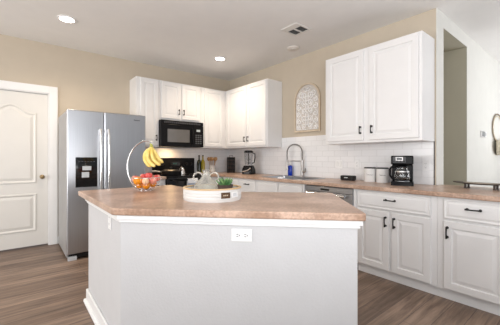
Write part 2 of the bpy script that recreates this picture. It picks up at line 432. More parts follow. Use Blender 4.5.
base_cabinet('white base cabinet with one drawer over one door, under the dark serving tray', (0, -3.931, 0), RZ, 0.53,
    [('drawer', 0.05, 0.465, 0.258), ('door', 0.05, 0.465, 0.078)])
base_cabinet('white sink base cabinet with false drawer fronts, below the spring faucet', (0, -1.56, 0), RZ, 0.90,
    [('drawer', 0.02, 0.44), ('drawer', 0.46, 0.88), ('door', 0.02, 0.44, 0.41), ('door', 0.46, 0.88, 0.49)], hollow=True)
base_cabinet('white corner base cabinet below the blender', (0, -0.62, 0), RZ, 0.938,
    [('drawer', 0.06, 0.49, 0.27), ('drawer', 0.52, 0.915, 0.72), ('door', 0.06, 0.49, 0.46), ('door', 0.52, 0.915, 0.56)])
base_cabinet('white base cabinet between the range and the room corner', (-0.842, 0, 0), 0, 0.84, [('drawer', 0.02, 0.205), ('door', 0.02, 0.205, 0.04)])
base_cabinet('narrow white base cabinet between the refrigerator and the range', (-1.965, 0, 0), 0, 0.345,
    [('drawer', 0.02, 0.325, 0.172), ('door', 0.02, 0.325, 0.29)])

# ------------------------------------------------------------------ countertops
def apply_mods(o):
    dg = bpy.context.evaluated_depsgraph_get(); dg.update()
    me = bpy.data.meshes.new_from_object(o.evaluated_get(dg)); o.modifiers.clear(); o.data = me
E0 = -0.645
ct = B().prism([(-0.0085, -0.0085), (-0.838, -0.0085), (-0.838, E0), (E0, E0), (E0, -4.50), (0.15, -4.50), (0.15, YW-0.002), (-0.0085, YW-0.002)], CT-0.041, CT)
ct = ct.build('countertop', 'laminate', bevel=0.008, seg=3)
SX0, SX1, SY0, SY1 = -0.56, -0.10, -2.405, -1.62
cut = B().box(SX0, SX1, SY0, SY1, CT-0.2, CT+0.2).build('cutter', 'laminate')
bo = ct.modifiers.new('hole', 'BOOLEAN'); bo.object = cut; bo.operation = 'DIFFERENCE'; bo.solver = 'EXACT'
cut.update_tag(); bpy.context.view_layer.update(); apply_mods(ct)
bpy.data.objects.remove(cut)
tag(ct, 'tan stone-look countertop running along the sink wall to the bar end', 'countertop')
tag(B().box(-1.965, -1.622, E0, -0.0085, CT-0.041, CT).build('countertop', 'laminate', bevel=0.008, seg=3),
    'short tan countertop between the refrigerator and the range', 'countertop')

# sink
t = thing('sink', 'stainless drop-in kitchen sink below the spring faucet', 'sink', ((SX0+SX1)/2, (SY0+SY1)/2, CT))
hx, hy = (SX1-SX0)/2, (SY1-SY0)/2
def rr(x, y, r, z, n=5):
    out = []
    for cx, cy, a0 in ((x-r, y-r, 0), (-x+r, y-r, PI/2), (-x+r, -y+r, PI), (x-r, -y+r, 1.5*PI)):
        for k in range(n+1):
            a = a0+PI/2*k/n; out.append((cx+r*math.cos(a), cy+r*math.sin(a), z))
    return out
b = B(); ls = [rr(hx+0.015, hy+0.015, 0.03, 0.0006), rr(hx+0.013, hy+0.013, 0.03, 0.006), rr(hx-0.006, hy-0.006, 0.03, 0.006), rr(hx-0.012, hy-0.012, 0.03, 0.0), rr(hx-0.02, hy-0.02, 0.05, -0.19), rr(hx-0.06, hy-0.06, 0.04, -0.2)]
rv = [[b.bm.verts.new(p) for p in l] for l in ls]; n = len(rv[0])
for a, c in zip(rv, rv[1:]):
    for i in range(n): b.bm.faces.new([a[i], a[(i+1)%n], c[(i+1)%n], c[i]])
b.bm.faces.new(rv[-1]); b.build('basin', 'steel', t, smooth=True)
B().lathe([(0.0, -0.198), (0.04, -0.198), (0.043, -0.1965), (0.0, -0.1955)], 20).build('drain', 'blackm', t, smooth=True)
# faucet: pull-down spring type
t = thing('faucet', 'tall brushed nickel spring faucet behind the sink', 'faucet', (-0.048, -1.955, CT))
b = B(); b.lathe([(0.0, 0), (0.03, 0), (0.03, 0.008), (0.022, 0.014), (0.021, 0.11), (0.018, 0.12), (0.018, 0.25), (0.0, 0.25)], 20); b.build('faucet_body', 'nickel', t, smooth=True)
def arc_pts(n=36):
    out = [(0, 0, 0.25)]
    for k in range(n+1):
        a = PI*k/n; out.append((-0.06*(1-math.cos(a))*0.7, 0.115*(1-math.cos(a)), 0.37+0.118*math.sin(a)))
    out.append((-0.084, 0.23, 0.25)); return out
ap = arc_pts()
# spring coil wound round the hose
hose = B(); hose.tube(ap, 0.0065, 8); hose.build('hose', 'darkgrey', t, smooth=True)
coil = B()
dense = []
for (p, q) in zip(ap, ap[1:]):
    p, q = Vector(p), Vector(q); m_ = max(2, int((q-p).length/0.0022))
    for k in range(m_): dense.append(p.lerp(q, k/m_))
cp = []
for i, p in enumerate(dense):
    tn = (dense[min(i+1, len(dense)-1)]-dense[max(i-1, 0)]).normalized()
    s1 = Vector((0.955, 0.29, 0)); s1 = (s1-tn*s1.dot(tn)).normalized(); s2 = tn.cross(s1)
    a = i*2*PI/4.0
    cp.append(p+(s1*math.cos(a)+s2*math.sin(a))*0.0105)
coil.tube(cp, 0.0028, 5); coil.build('spring', 'nickel', t, smooth='all')
b = B(); b.tube([(-0.084, 0.23, 0.255), (-0.084, 0.23, 0.24), (-0.084, 0.23, 0.14), (-0.084, 0.23, 0.10)], [0.013, 0.016, 0.016, 0.02], 16); b.build('spray_head', 'nickel', t, smooth=True)
b = B(); b.tube([(0, 0, 0.235), (-0.084, 0.23, 0.235)], 0.006, 8); b.build('support_arm', 'nickel', t, smooth=True)
b = B(); b.tube([(0, 0, 0.075), (-0.005, -0.055, 0.075)], 0.017, 14); b.tube([(-0.005, -0.055, 0.075), (-0.012, -0.075, 0.08), (-0.03, -0.09, 0.13)], [0.009, 0.008, 0.006], 10); b.build('lever_handle', 'nickel', t, smooth=True)
# soap bottle
t = thing('soap_bottle', 'blue liquid soap pump bottle behind the sink', 'soap bottle', (-0.058, -1.72, CT))
B().lathe([(0, 0), (0.04, 0), (0.043, 0.006), (0.043, 0.145), (0.034, 0.16), (0.015, 0.168), (0, 0.168)], 24, sy=0.9, sx=0.75).build('bottle', 'blue', t, smooth=True)
b = B(); b.lathe([(0, 0.1685), (0.016, 0.1685), (0.016, 0.185), (0.006, 0.19), (0.005, 0.215), (0, 0.215)], 16); b.tube([(0, 0, 0.212), (-0.02, 0, 0.216), (-0.045, 0, 0.206)], [0.008, 0.007, 0.005], 10); b.build('pump', 'plate', t, smooth=True)
# folded white dish cloth near sink
b = B(); b.loops([rr(0.024, 0.04, 0.012, 0.0005), rr(0.028, 0.045, 0.012, 0.008), rr(0.026, 0.042, 0.012, 0.02), rr(0.018, 0.03, 0.010, 0.027)])
tag(b.build('sponge', 'towel', None, smooth='all', loc=(-0.606, -2.06, CT)), 'small white sponge on the counter edge in front of the sink', 'sponge')

# ------------------------------------------------------------------ dishwasher
t = thing('dishwasher', 'stainless steel dishwasher with bar handle, built in beside the sink', 'dishwasher', (0, -2.485, 0), RZ)
w = 0.66
B().box(0.003, w-0.003, -0.58, -0.02, 0.1, CT-0.0425).build('tub', 'darkgrey', t)
B().box(0.004, w-0.004, -0.622, -0.581, 0.115, 0.800).build('door', 'steel', t, bevel=0.004)
cp_ = B().box(0.004, w-0.004, -0.622, -0.581, 0.803, 0.862).build('control_panel', 'steel', t, bevel=0.004)
B().box(0.24, 0.36, -0.6235, -0.6222, 0.820, 0.842).build('display', 'blackglass', cp_)
b = B(); b.tube([(0.07, -0.668, 0.778), (w-0.07, -0.668, 0.778)], 0.017, 12)
for x in (0.095, w-0.095): b.cyl((x, -0.6222, 0.778), (x, -0.668, 0.778), 0.009, 10)
b.build('handle', 'chrome', t, smooth=True)
B().box(0.004, w-0.004, -0.56, -0.54, 0.0005, 0.098).build('toe_kick', 'blackm', t)
# filler strips each side
b = B(); b.box(-0.63, -0.60, -2.4845, -2.4605, 0.1, CT-0.0425)
struct(b.build('trim_3', 'white'), 'narrow white filler strip left of the dishwasher', 'trim')
b = B(); b.box(-0.61, -0.58, -3.169, -3.1455, 0.1, CT-0.0425)
struct(b.build('trim_4', 'white'), 'narrow white filler strip right of the dishwasher', 'trim')

# ------------------------------------------------------------------ refrigerator
t = thing('refrigerator', 'tall stainless side-by-side refrigerator with door dispenser', 'refrigerator', (-2.94, -0.92, 0))
fw_ = 0.905; hb = 1.765
B().box(0.004, fw_-0.004, 0.075, 0.86, 0.025, hb-0.01).build('cabinet', 'steel_side', t, bevel=0.004)
sp = 0.392
dl = B().box(0, sp-0.003, 0, 0.07, 0.075, hb).build('freezer_door', 'steel', t, bevel=0.012, seg=3)
dr = B().box(sp+0.003, fw_, 0, 0.07, 0.075, hb).build('refrigerator_door', 'steel', t, bevel=0.012, seg=3)
def fr_handle(x, par):
    b = B(); pts = []
    for k in range(15):
        u = k/14; pts.append((x, -0.028-0.03*math.sin(PI*u)**0.5, 0.62+0.93*u))
    b.tube(pts, 0.0145, 12); b.tube([(x, -0.0005, 0.64), (x, -0.04, 0.64)], 0.012, 10); b.tube([(x, -0.0005, 1.53), (x, -0.04, 1.53)], 0.012, 10)
    b.build('handle', 'chrome', par, smooth=True)
fr_handle(sp-0.045, dl); fr_handle(sp+0.045, dr)
dp = B().box(0.085, 0.315, -0.004, -0.0002, 0.85, 1.205).build('dispenser_panel', 'blackglass', dl, bevel=0.003)
for k in range(6): B().box(0.115+k*0.031, 0.133+k*0.031, -0.0052, -0.0042, 1.150, 1.158).build('dispenser_button', 'darkgrey', dp)
B().box(0.155, 0.25, -0.012, -0.0042, 1.05, 1.10).build('ice_chute', 'pale', dp, bevel=0.004)
B().box(0.148, 0.225, -0.02, -0.0042, 0.965, 1.03).build('dispenser_paddle', 'pale', dp, bevel=0.004)
b = B()
for k, (a, hgt) in enumerate(((0, 0.012), (0.012, 0.012), (0.024, 0.009), (0.035, 0.009), (0.046, 0.009), (0.057, 0.010), (0.068, 0.009))):
    b.box(0.75+a, 0.757+a, -0.0012, -0.0002, 1.69, 1.69+hgt)
b.box(0.75, 0.826, -0.0012, -0.0002, 1.686, 1.6885)
b.build('brand_mark', 'darkgrey', dr)
B().box(0.02, fw_-0.02, 0.035, 0.074, 0.02, 0.07).build('base_grille', 'blackm', t, bevel=0.003)
for x in (0.01, fw_-0.10):
    b = B(); b.box(x, x+0.09, 0.005, 0.034, 0.0, 0.045); b.box(x+0.02, x+0.07, 0.002, 0.0048, 0.01, 0.03); b.build('foot', 'pale', t, bevel=0.004)
for x in (0.02, fw_-0.10): B().box(x, x+0.08, 0.075, 0.15, hb-0.0095, hb+0.012).build('hinge_cover', 'steel_side', t, bevel=0.004)

# ------------------------------------------------------------------ microwave (over the range)
t = thing('microwave', 'black over-the-range microwave below the short cabinet', 'microwave', (-1.612, -0.01, 1.378))
w, h = 0.762, 0.43
B().box(0.001, w-0.001, -0.375, -0.001, 0.0, h-0.002).build('housing', 'blackm', t, bevel=0.003)
vt = B().box(0, w, -0.40, -0.3755, h-0.065, h-0.002).build('vent_grille', 'black', t, bevel=0.004)
b = B()
for k in range(20): b.box(0.05+k*0.033, 0.074+k*0.033, -0.4015, -0.4002, h-0.05, h-0.022)
b.build('vent_slots', 'slot', vt)
dd = B().box(0, 0.565, -0.405, -0.3755, 0.0, h-0.068).build('door', 'black', t, bevel=0.006)
B().box(0.105, 0.495, -0.4062, -0.4052, 0.075, 0.285).build('window', 'window', dd)
b = B(); b.tube([(0.54, -0.4052, 0.05), (0.54, -0.44, 0.07), (0.54, -0.445, 0.17), (0.54, -0.44, 0.29), (0.54, -0.4052, 0.31)], 0.011, 10); b.build('handle', 'black', dd, smooth=True)
pn = B().box(0.568, w, -0.405, -0.3755, 0.0, h-0.068).build('control_panel', 'black', t, bevel=0.006)
B().box(0.625, 0.695, -0.4065, -0.4052, 0.265, 0.30).build('display', 'display', pn)
b = B()
for r in range(5):
    for c in range(3): b.box(0.605+c*0.042, 0.638+c*0.042, -0.4062, -0.4052, 0.055+r*0.034, 0.078+r*0.034)
b.build('buttons', 'darkgrey', pn)
l = bpy.data.lights.new('microwave_lamp', 'AREA'); l.size = 0.12; l.energy = 2.4; l.color = (1.0, 0.66, 0.34)
o = bpy.data.objects.new('microwave_lamp', l); C.objects.link(o); o.location = (-1.36, -0.20, 1.370); o.parent = None

# ------------------------------------------------------------------ range
t = thing('range', 'black electric range with glass cooktop under the microwave', 'range', (-1.615, -0.012, 0))
w = 0.765
B().box(0.002, w-0.002, -0.615, -0.005, 0.02, 0.905).build('range_body', 'blackm', t)
B().box(0, w, -0.655, -0.085, 0.9055, 0.918).build('cooktop', 'blackglass', t, bevel=0.003)
bg = B().prism([(0, -0.003), (0, -0.08), (w, -0.08), (w, -0.003)][::-1], 0.9055, 1.195).build('backguard', 'black', t, bevel=0.008)
B().box(0.29, 0.475, -0.0825, -0.0805, 1.06, 1.13).build('display', 'blackglass', bg)
B().box(0.345, 0.42, -0.0835, -0.0826, 1.085, 1.11).build('clock', 'lcd', bg)
for x in (0.07, 0.16, 0.605, 0.695):
    b = B(); b.tube([(x, -0.0803, 1.09), (x, -0.105, 1.09)], [0.027, 0.022], 18); b.box(x-0.003, x+0.003, -0.1065, -0.105, 1.09, 1.11); b.build('knob', 'blackm', bg, smooth=True)
od = B().box(0.004, w-0.004, -0.66, -0.6155, 0.24, 0.896).build('oven_door', 'blackglass', t, bevel=0.005)
b = B(); b.tube([(0.05, -0.705, 0.855), (w-0.05, -0.705, 0.855)], 0.012, 12)
for x in (0.08, w-0.08): b.cyl((x, -0.6602, 0.855), (x, -0.705, 0.855), 0.01, 10)
b.build('handle', 'black', od, smooth=True)
B().box(0.13, w-0.13, -0.6615, -0.6603, 0.36, 0.68).build('oven_window', 'window', od)
B().box(0.004, w-0.004, -0.655, -0.6155, 0.05, 0.232).build('storage_drawer', 'black', t, bevel=0.005)
for x, y, r in ((0.2, -0.22, 0.08), (0.56, -0.22, 0.075), (0.2, -0.49, 0.10), (0.56, -0.49, 0.105)):
    B().lathe([(r, 0.9182), (r+0.002, 0.9186), (r+0.004, 0.9182)], 40, x, y, cap=False).build('burner_ring', 'darkgrey', t)
# tea towel hung over the oven handle
hx0 = -1.615+0.305; hy0 = -0.717; hz = 0.855
def sheet(x0, x1, path, th):
    b = B(); L, R, N = [], [], len(path)
    for i, (y, z) in enumerate(path):
        a = Vector(path[min(i+1, N-1)])-Vector(path[max(i-1, 0)]); nn = Vector((-a.y, a.x)).normalized()*th/2
        for S, sg in ((L, 1), (R, -1)): S.append((y+nn.x*sg, z+nn.y*sg))
    prof = L+R[::-1]
    lo = [b.bm.verts.new((x0, y, z)) for y, z in prof]; hi = [b.bm.verts.new((x1, y, z)) for y, z in prof]
    n = len(prof)
    for i in range(n): b.bm.faces.new([lo[i], lo[(i+1)%n], hi[(i+1)%n], hi[i]])
    for i in range(N-1):
        for vv in (lo, hi): b.bm.faces.new([vv[i], vv[i+1], vv[n-2-i], vv[n-1-i]])
    return b
path = [(hy0-0.019, hz-0.30), (hy0-0.018, hz-0.1), (hy0-0.0165, hz)]
path += [(hy0+0.0165*-math.cos(PI*k/8), hz+0.0165*math.sin(PI*k/8)) for k in range(1, 9)]
path += [(hy0+0.018, hz-0.1), (hy0+0.019, hz-0.25)]
tw = sheet(hx0, hx0+0.17, path, 0.006).build('tea_towel', 'towel', None, smooth=True)
tag(tw, 'white tea towel with a blue-grey band hung on the oven handle', 'towel')
bnd = B().box(hx0+0.0005, hx0+0.1695, hy0-0.0245, hy0-0.0215, hz-0.10, hz-0.055).build('woven_band', 'towelblue', tw)

# cookware on the range
t = thing('frying_pan', 'wide black lidded pan on the left of the cooktop', 'pan', (-1.475, -0.47, 0.9192), 3.3)
B().lathe([(0, 0), (0.135, 0), (0.15, 0.008), (0.165, 0.062), (0.168, 0.064), (0.164, 0.066), (0.0, 0.012)], 40).build('pan_body', 'blackm', t, smooth=True)
B().lathe([(0, 0.058), (0.158, 0.067), (0.166, 0.069), (0.16, 0.074), (0.10, 0.092), (0, 0.10)], 40).build('lid', 'blackm', t, smooth=True)
b = B(); b.lathe([(0.01, 0.0985), (0.008, 0.115), (0.022, 0.12), (0.02, 0.13), (0, 0.132)], 16); b.build('lid_knob', 'blackm', t, smooth=True)
b = B(); b.tube([(0.166, 0, 0.055), (0.20, 0, 0.065), (0.27, 0, 0.075), (0.34, 0, 0.075)], [0.008, 0.012, 0.013, 0.011], 10); b.build('handle', 'steel', t, smooth=True)
t = thing('kettle', 'small silver kettle on the right of the cooktop', 'kettle', (-1.235, -0.36, 0.9192), -2.2)
B().lathe([(0, 0), (0.056, 0), (0.06, 0.006), (0.052, 0.06), (0.04, 0.095), (0.03, 0.105), (0, 0.105)], 28).build('kettle_body', 'chrome', t, smooth=True)
B().lathe([(0, 0.1055), (0.031, 0.1055), (0.026, 0.118), (0.006, 0.124), (0.008, 0.138), (0, 0.142)], 20).build('lid', 'chrome', t, smooth=True)
b = B(); b.tube([(0.05, 0, 0.06), (0.07, 0, 0.085), (0.088, 0, 0.11)], [0.012, 0.009, 0.006], 10); b.build('spout', 'chrome', t, smooth=True)
b = B(); b.tube([(-0.043, 0, 0.09), (-0.08, 0, 0.095), (-0.088, 0, 0.06), (-0.08, 0, 0.02)], 0.007, 8); b.build('handle', 'blackm', t, smooth=True)

# ------------------------------------------------------------------ counter things, back run
def bottle(label, x, y, h, m, capm):
    t = thing('oil_bottle', label, 'bottle', (x, y, CT))
    B().lathe([(0, 0), (0.033, 0), (0.037, 0.004), (0.037, h*0.56), (0.03, h*0.66), (0.012, h*0.76), (0.011, h*0.92), (0, h*0.92)], 20).build('bottle', m, t, smooth=True)
    B().lathe([(0.0, h*0.9205), (0.0135, h*0.9205), (0.0135, h*0.99), (0, h)], 14).build('cap', capm, t, smooth=True)
bottle('dark glass oil bottle right of the range', -0.752, -0.085, 0.335, 'darkbottle', 'blackm')
bottle('golden yellow oil bottle beside the dark bottle', -0.665, -0.075, 0.335, 'oliveoil', 'slot')
t = thing('utensil_crock', 'white patterned ceramic crock holding wooden utensils', 'crock', (-0.475, -0.10, CT))
B().lathe([(0, 0), (0.045, 0), (0.055, 0.01), (0.06, 0.06), (0.056, 0.13), (0.062, 0.14), (0.056, 0.14), (0.05, 0.12), (0.05, 0.02), (0, 0.02)], 24).build('crock_body', 'ceramic', t, smooth=True)
for k in range(8):
    a = 2*PI*k/8; B().ball((0.0585*math.cos(a), 0.0585*math.sin(a), 0.075), 0.012, 0.35, 0.35, 1.2, 8, 6).build('leaf_motif', 'succ', t, smooth='all')
for k in range(5):
    a = 2*PI*k/5+0.3
    b = B(); p0 = Vector((0.026*math.cos(a), 0.026*math.sin(a), 0.028)); p1 = Vector((0.064*math.cos(a), 0.064*math.sin(a), 0.225))
    b.tube([p0, p0.lerp(p1, 0.7), p1], [0.005, 0.005, 0.006], 8)
    dv = (p1-p0).normalized()
    pts = [p1+dv*u*0.075 for u in (-0.05, 0.15, 0.4, 0.65, 0.9, 1.0)]
    b.tube(pts, [0.006, 0.022, 0.030, 0.030, 0.018, 0.005], 10)
    o = b.build('wooden_spoon', 'spoon', None, smooth='all', loc=(-0.475, -0.10, CT))
    tag(o, 'tan wooden spoon standing in the white patterned crock', 'spoon', 'wooden spoons in the crock')
# spice rack
RX, RY = -0.20, -0.33
t = thing('spice_rack', 'black four-tier countertop spice rack left of the blender', 'spice rack', (RX, RY, CT), math.radians(-39))
b = B(); b.box(-0.075, 0.075, -0.055, 0.055, 0.0, 0.012); b.box(-0.075, 0.075, -0.055, 0.055, 0.285, 0.295)
for k in (1, 2, 3): b.box(-0.069, 0.069, -0.05, 0.046, 0.07*k+0.006, 0.07*k+0.012)
b.build('shelves', 'blackm', t, bevel=0.002)
for sgn in (-1, 1): B().box(sgn*0.072-0.003, sgn*0.072+0.003, -0.054, 0.054, 0.0125, 0.2845).build('side_panel', 'blackm', t)
B().box(-0.0685, 0.0685, 0.0465, 0.054, 0.0125, 0.2845).build('back_panel', 'blackm', t)
b = B(); b.tube([(-0.03, 0, 0.2955), (-0.03, 0, 0.325), (0.03, 0, 0.325), (0.03, 0, 0.2955)], 0.004, 8); b.build('handle', 'blackm', t, smooth=True)
rm = Matrix.Rotation(math.radians(-39), 4, 'Z')
jar0 = None
for lv in range(4):
    for c in range(3):
        p = rm @ Vector((-0.044+c*0.044, -0.022, 0)); zz = CT+0.0125+lv*0.07
        loc = (RX+p.x, RY+p.y, zz)
        if jar0 is None:
            jar0 = thing('spice_jar', 'small spice jar with black lid in the black spice rack', 'jar', loc, 0, 'spice jars in the rack')
            B().lathe([(0, 0.0005), (0.019, 0.0005), (0.02, 0.003), (0.02, 0.036), (0, 0.036)], 14).build('jar', 'spice', jar0, smooth=True)
            B().lathe([(0, 0.0363), (0.02, 0.0363), (0.02, 0.054), (0, 0.054)], 14).build('lid', 'blackm', jar0, smooth=True)
        else: dup(jar0, loc, 0, jar0['label'], jar0['group'])
# blender
t = thing('blender', 'black countertop blender with clear jar under the corner cabinet', 'blender', (-0.25, -0.925, CT), math.radians(-62))
B().loops([rr(0.098, 0.095, 0.03, 0.0), rr(0.10, 0.097, 0.03, 0.02), rr(0.096, 0.092, 0.03, 0.085), rr(0.078, 0.075, 0.03, 0.135), rr(0.07, 0.068, 0.03, 0.15)]).build('motor_base', 'black', t, smooth=True)
b = B(); b.tube([(-0.085, -0.098, 0.045), (-0.03, -0.101, 0.055), (0.03, -0.1, 0.075), (0.075, -0.09, 0.11)], 0.010, 8); b.build('trim_stripe', 'chrome', t, smooth=True)
B().box(-0.05, 0.05, -0.1035, -0.0975, 0.01, 0.036).build('control_panel', 'darkgrey', t, bevel=0.003)
B().lathe([(0, 0.151), (0.062, 0.151), (0.064, 0.16), (0.078, 0.37), (0.074, 0.37), (0.060, 0.165), (0, 0.162)], 28).build('jar', 'smoke', t, smooth=True)
b = B(); b.cyl((0, 0, 0.1625), (0, 0, 0.368), 0.010)
for k, z in enumerate((0.19, 0.25, 0.31)):
    a = k*1.1; b.tube([(-0.045*math.cos(a), -0.045*math.sin(a), z+0.012), (0, 0, z), (0.045*math.cos(a), 0.045*math.sin(a), z+0.012)], [0.002, 0.006, 0.002], 6)
b.build('blade_column', 'blackm', t, smooth=True)
B().lathe([(0, 0.3705), (0.08, 0.3705), (0.08, 0.395), (0.06, 0.41), (0, 0.41)], 28).build('lid', 'black', t, smooth=True)
b = B(); b.tube([(0.079, 0, 0.36), (0.115, 0, 0.355), (0.118, 0, 0.28), (0.10, 0, 0.20), (0.068, 0, 0.19)], 0.010, 10); b.build('handle', 'black', t, smooth=True)

# ------------------------------------------------------------------ counter things, sink run right
t = thing('clock_radio', 'low black box clock radio on the counter left of the canisters', 'radio', (-0.16, -2.80, CT), RZ)
B().box(-0.085, 0.085, -0.05, 0.05, 0.004, 0.064).build('case', 'blackm', t, bevel=0.012, seg=3)
B().box(-0.06, 0.06, -0.0515, -0.0505, 0.02, 0.05).build('screen', 'blackglass', t)
B().box(-0.025, 0.025, -0.0525, -0.0517, 0.034, 0.042).build('display', 'pale', t)
b = B(); b.box(-0.07, 0.07, -0.04, 0.04, 0.0, 0.0038); b.build('rubber_foot', 'slot', t)
def squiggle(ox, z, r, seed, width):
    """small script-like lettering stroke on a round canister facing the local -y"""
    rnd = random.Random(seed); pts = []
    n = 60
    for k in range(n+1):
        u = k/n; a = (u-0.5)*width/r
        zz = z+0.0045*math.sin(u*2*PI*6)+(0.008*math.exp(-((u-0.05)/0.05)**2))
        a += 0.003/r*math.cos(u*2*PI*6)
        pts.append((r*math.sin(a), -r*math.cos(a), zz))
    return B().tube(pts, 0.0011, 5)
def canister(label, y, width, seed):
    t = thing('canister', label, 'canister', (-0.10, y, CT), math.radians(-62))
    B().lathe([(0, 0), (0.064, 0), (0.066, 0.004), (0.066, 0.158), (0, 0.158)], 36).build('canister_body', 'ceramic', t, smooth=True)
    B().lathe([(0, 0.1585), (0.068, 0.1585), (0.068, 0.168), (0.06, 0.173), (0, 0.175)], 36).build('lid', 'blackm', t, smooth=True)
    squiggle(0, 0.085, 0.0672, seed, width).build('lettering', 'ink', t)
canister('white canister with black lid beside the black clock radio, left of two', -3.055, 0.075, 1)
canister('white canister with black lid beside the coffee maker, right of two', -3.205, 0.062, 2)
# coffee maker
t = thing('coffee_maker', 'black drip coffee maker with glass carafe on the counter', 'coffee maker', (-0.235, -3.485, CT), math.radians(-68))
B().loops([rr(0.105, 0.125, 0.025, 0.0), rr(0.105, 0.125, 0.025, 0.035), rr(0.10, 0.12, 0.025, 0.042)]).build('base', 'black', t, smooth=True)
B().box(-0.10, 0.10, 0.03, 0.12, 0.0425, 0.215).build('water_tank', 'black', t, bevel=0.012, seg=3)
hd = B().box(-0.103, 0.103, -0.115, 0.122, 0.216, 0.308).build('brew_head', 'black', t, bevel=0.012, seg=3)
b = B(); b.box(-0.085, 0.035, -0.1175, -0.1155, 0.235, 0.296); b.build('control_panel', 'darkgrey', hd, bevel=0.001)
B().box(-0.058, 0.008, -0.1185, -0.1178, 0.256, 0.296-0.002).build('display_frame', 'nickel', hd)
B().box(-0.05, 0.0, -0.1197, -0.1187, 0.262, 0.288).build('display', 'blackglass', hd)
b = B()
for k in range(4): b.cyl((-0.075+k*0.031, -0.1178, 0.25), (-0.075+k*0.031, -0.12, 0.25), 0.008, 10)
b.build('buttons', 'blackm', hd)
B().lathe([(0.0, 0.0425), (0.07, 0.0425), (0.07, 0.046), (0, 0.046)], 28, 0.0, -0.045).build('warming_plate', 'steel', t)
cf = B().lathe([(0, 0.0465), (0.058, 0.0465), (0.066, 0.055), (0.072, 0.09), (0.066, 0.14), (0.05, 0.17), (0.053, 0.185), (0.050, 0.185), (0.047, 0.17), (0.063, 0.14), (0.069, 0.09), (0.063, 0.056), (0.056, 0.0495), (0, 0.0495)], 32, 0, -0.045).build('carafe', 'glass', t, smooth=True)
b = B().lathe([(0, 0.186), (0.054, 0.186), (0.054, 0.196), (0.03, 0.205), (0, 0.206)], 28, 0, -0.045); b.build('carafe_lid', 'black', cf, smooth=True)
b = B(); b.lathe([(0.0665, 0.138), (0.068, 0.138), (0.0655, 0.150), (0.0625, 0.150)], 32, 0, -0.045); b.build('carafe_band', 'chrome', cf, smooth=True)
b = B(); b.tube([(-0.055, -0.045, 0.19), (-0.10, -0.055, 0.188), (-0.115, -0.06, 0.165), (-0.112, -0.06, 0.10), (-0.095, -0.055, 0.072), (-0.072, -0.05, 0.075)], [0.009, 0.011, 0.011, 0.011, 0.010, 0.008], 10); b.build('carafe_handle', 'black', cf, smooth=True)

# wall plates
def plate(name, label, cat, loc, rz, gangs, kind, horizontal=False):
    t = thing(name, label, cat, loc, rz)
    w = 0.07+(gangs-1)*0.046; h = 0.115
    if horizontal: w, h = h, w
    B().box(-w/2, w/2, -0.006, -0.0005, -h/2, h/2).build('cover_plate', 'plate', t, bevel=0.003)
    for g in range(gangs):
        x = (g-(gangs-1)/2)*0.046
        if kind == 'switch': B().box(x-0.016, x+0.016, -0.0095, -0.0062, -0.033, 0.033).build('rocker', 'ceramic', t, bevel=0.002)
        else:
            for s in (-1, 1):
                ox, oz = (s*0.022, 0) if horizontal else (0, s*0.02)
                so = B().box(ox-0.016, ox+0.016, -0.0078, -0.0062, oz-0.014, oz+0.014).build('socket', 'plate', t, bevel=0.004)
                b = B()
                if horizontal:
                    b.box(ox-0.006, ox+0.004, -0.0084, -0.0079, 0.0045, 0.008); b.box(ox-0.006, ox+0.004, -0.0084, -0.0079, -0.008, -0.0045); b.box(ox+0.0075, ox+0.013, -0.0084, -0.0079, -0.003, 0.003)
                else:
                    b.box(ox-0.007, ox-0.005, -0.0084, -0.0079, oz-0.005, oz+0.005); b.box(ox+0.005, ox+0.007, -0.0084, -0.0079, oz-0.004, oz+0.004); b.box(ox-0.002, ox+0.002, -0.0084, -0.0079, oz-0.011, oz-0.008)
                b.build('slots', 'slot', so)
    return t
plate('light_switch', 'wide white switch plate on the tile above the black clock radio', 'switch', (-0.0085, -2.57, 1.115), RZ, 2, 'switch')
plate('wall_outlet', 'white outlet on the tile above the gap between radio and canisters', 'outlet', (-0.0085, -2.835, 1.115), RZ, 1, 'outlet')
plate('wall_outlet', 'white outlet on the tile right of the coffee maker', 'outlet', (-0.0085, -3.632, 1.12), RZ, 1, 'outlet')

# ------------------------------------------------------------------ arched wall plaque
t = thing('wall_plaque', 'arched carved white wall plaque in a wood frame between the wall cabinets', 'wall art', (-0.0005, -2.017, 1.585), RZ)
aw, ah = 0.245, 0.735
def arch(hw, z0, ztop, n=28):
    r = hw; zc = ztop-r
    return [(-hw, z0), (hw, z0)]+[(r*math.cos(PI*k/n), zc+r*math.sin(PI*k/n)) for k in range(n+1)]
o_ = arch(aw, 0, ah); i_ = arch(aw-0.026, 0.028, ah-0.026)
b = B(); n = len(o_)
L = [[b.bm.verts.new((x, y, z)) for x, z in P] for P, y in ((o_, 0), (o_, -0.024), (i_, -0.024), (i_, 0))]
for a, c in zip(L, L[1:]+[L[0]]):
    for k in range(n): b.bm.faces.new([a[k], a[(k+1)%n], c[(k+1)%n], c[k]])
b.build('frame', 'frame', t, bevel=0.002)
b = B(); pts = arch(aw-0.027, 0.029, ah-0.027)
v0 = [b.bm.verts.new((x, -0.003, z)) for x, z in pts]; v1 = [b.bm.verts.new((x, -0.006, z)) for x, z in pts]
b.bm.faces.new(v0); b.bm.faces.new(v1[::-1])
for k in range(n): b.bm.faces.new([v0[k], v0[(k+1)%n], v1[(k+1)%n], v1[k]])
b.build('backing', 'carveback', t)
b = B(); Y_ = -0.010; R_ = 0.0082
def stroke(pts, r=R_):
    for s in (1, -1): b.tube([(s*x, Y_, z) for x, z in pts], r, 6)
def spiral(cx, cz, r, turns, a0, dirn):
    return [(cx+r*(1-0.8*k/26)*math.cos(a0+dirn*turns*2*PI*k/26), cz+r*(1-0.8*k/26)*math.sin(a0+dirn*turns*2*PI*k/26)) for k in range(27)]
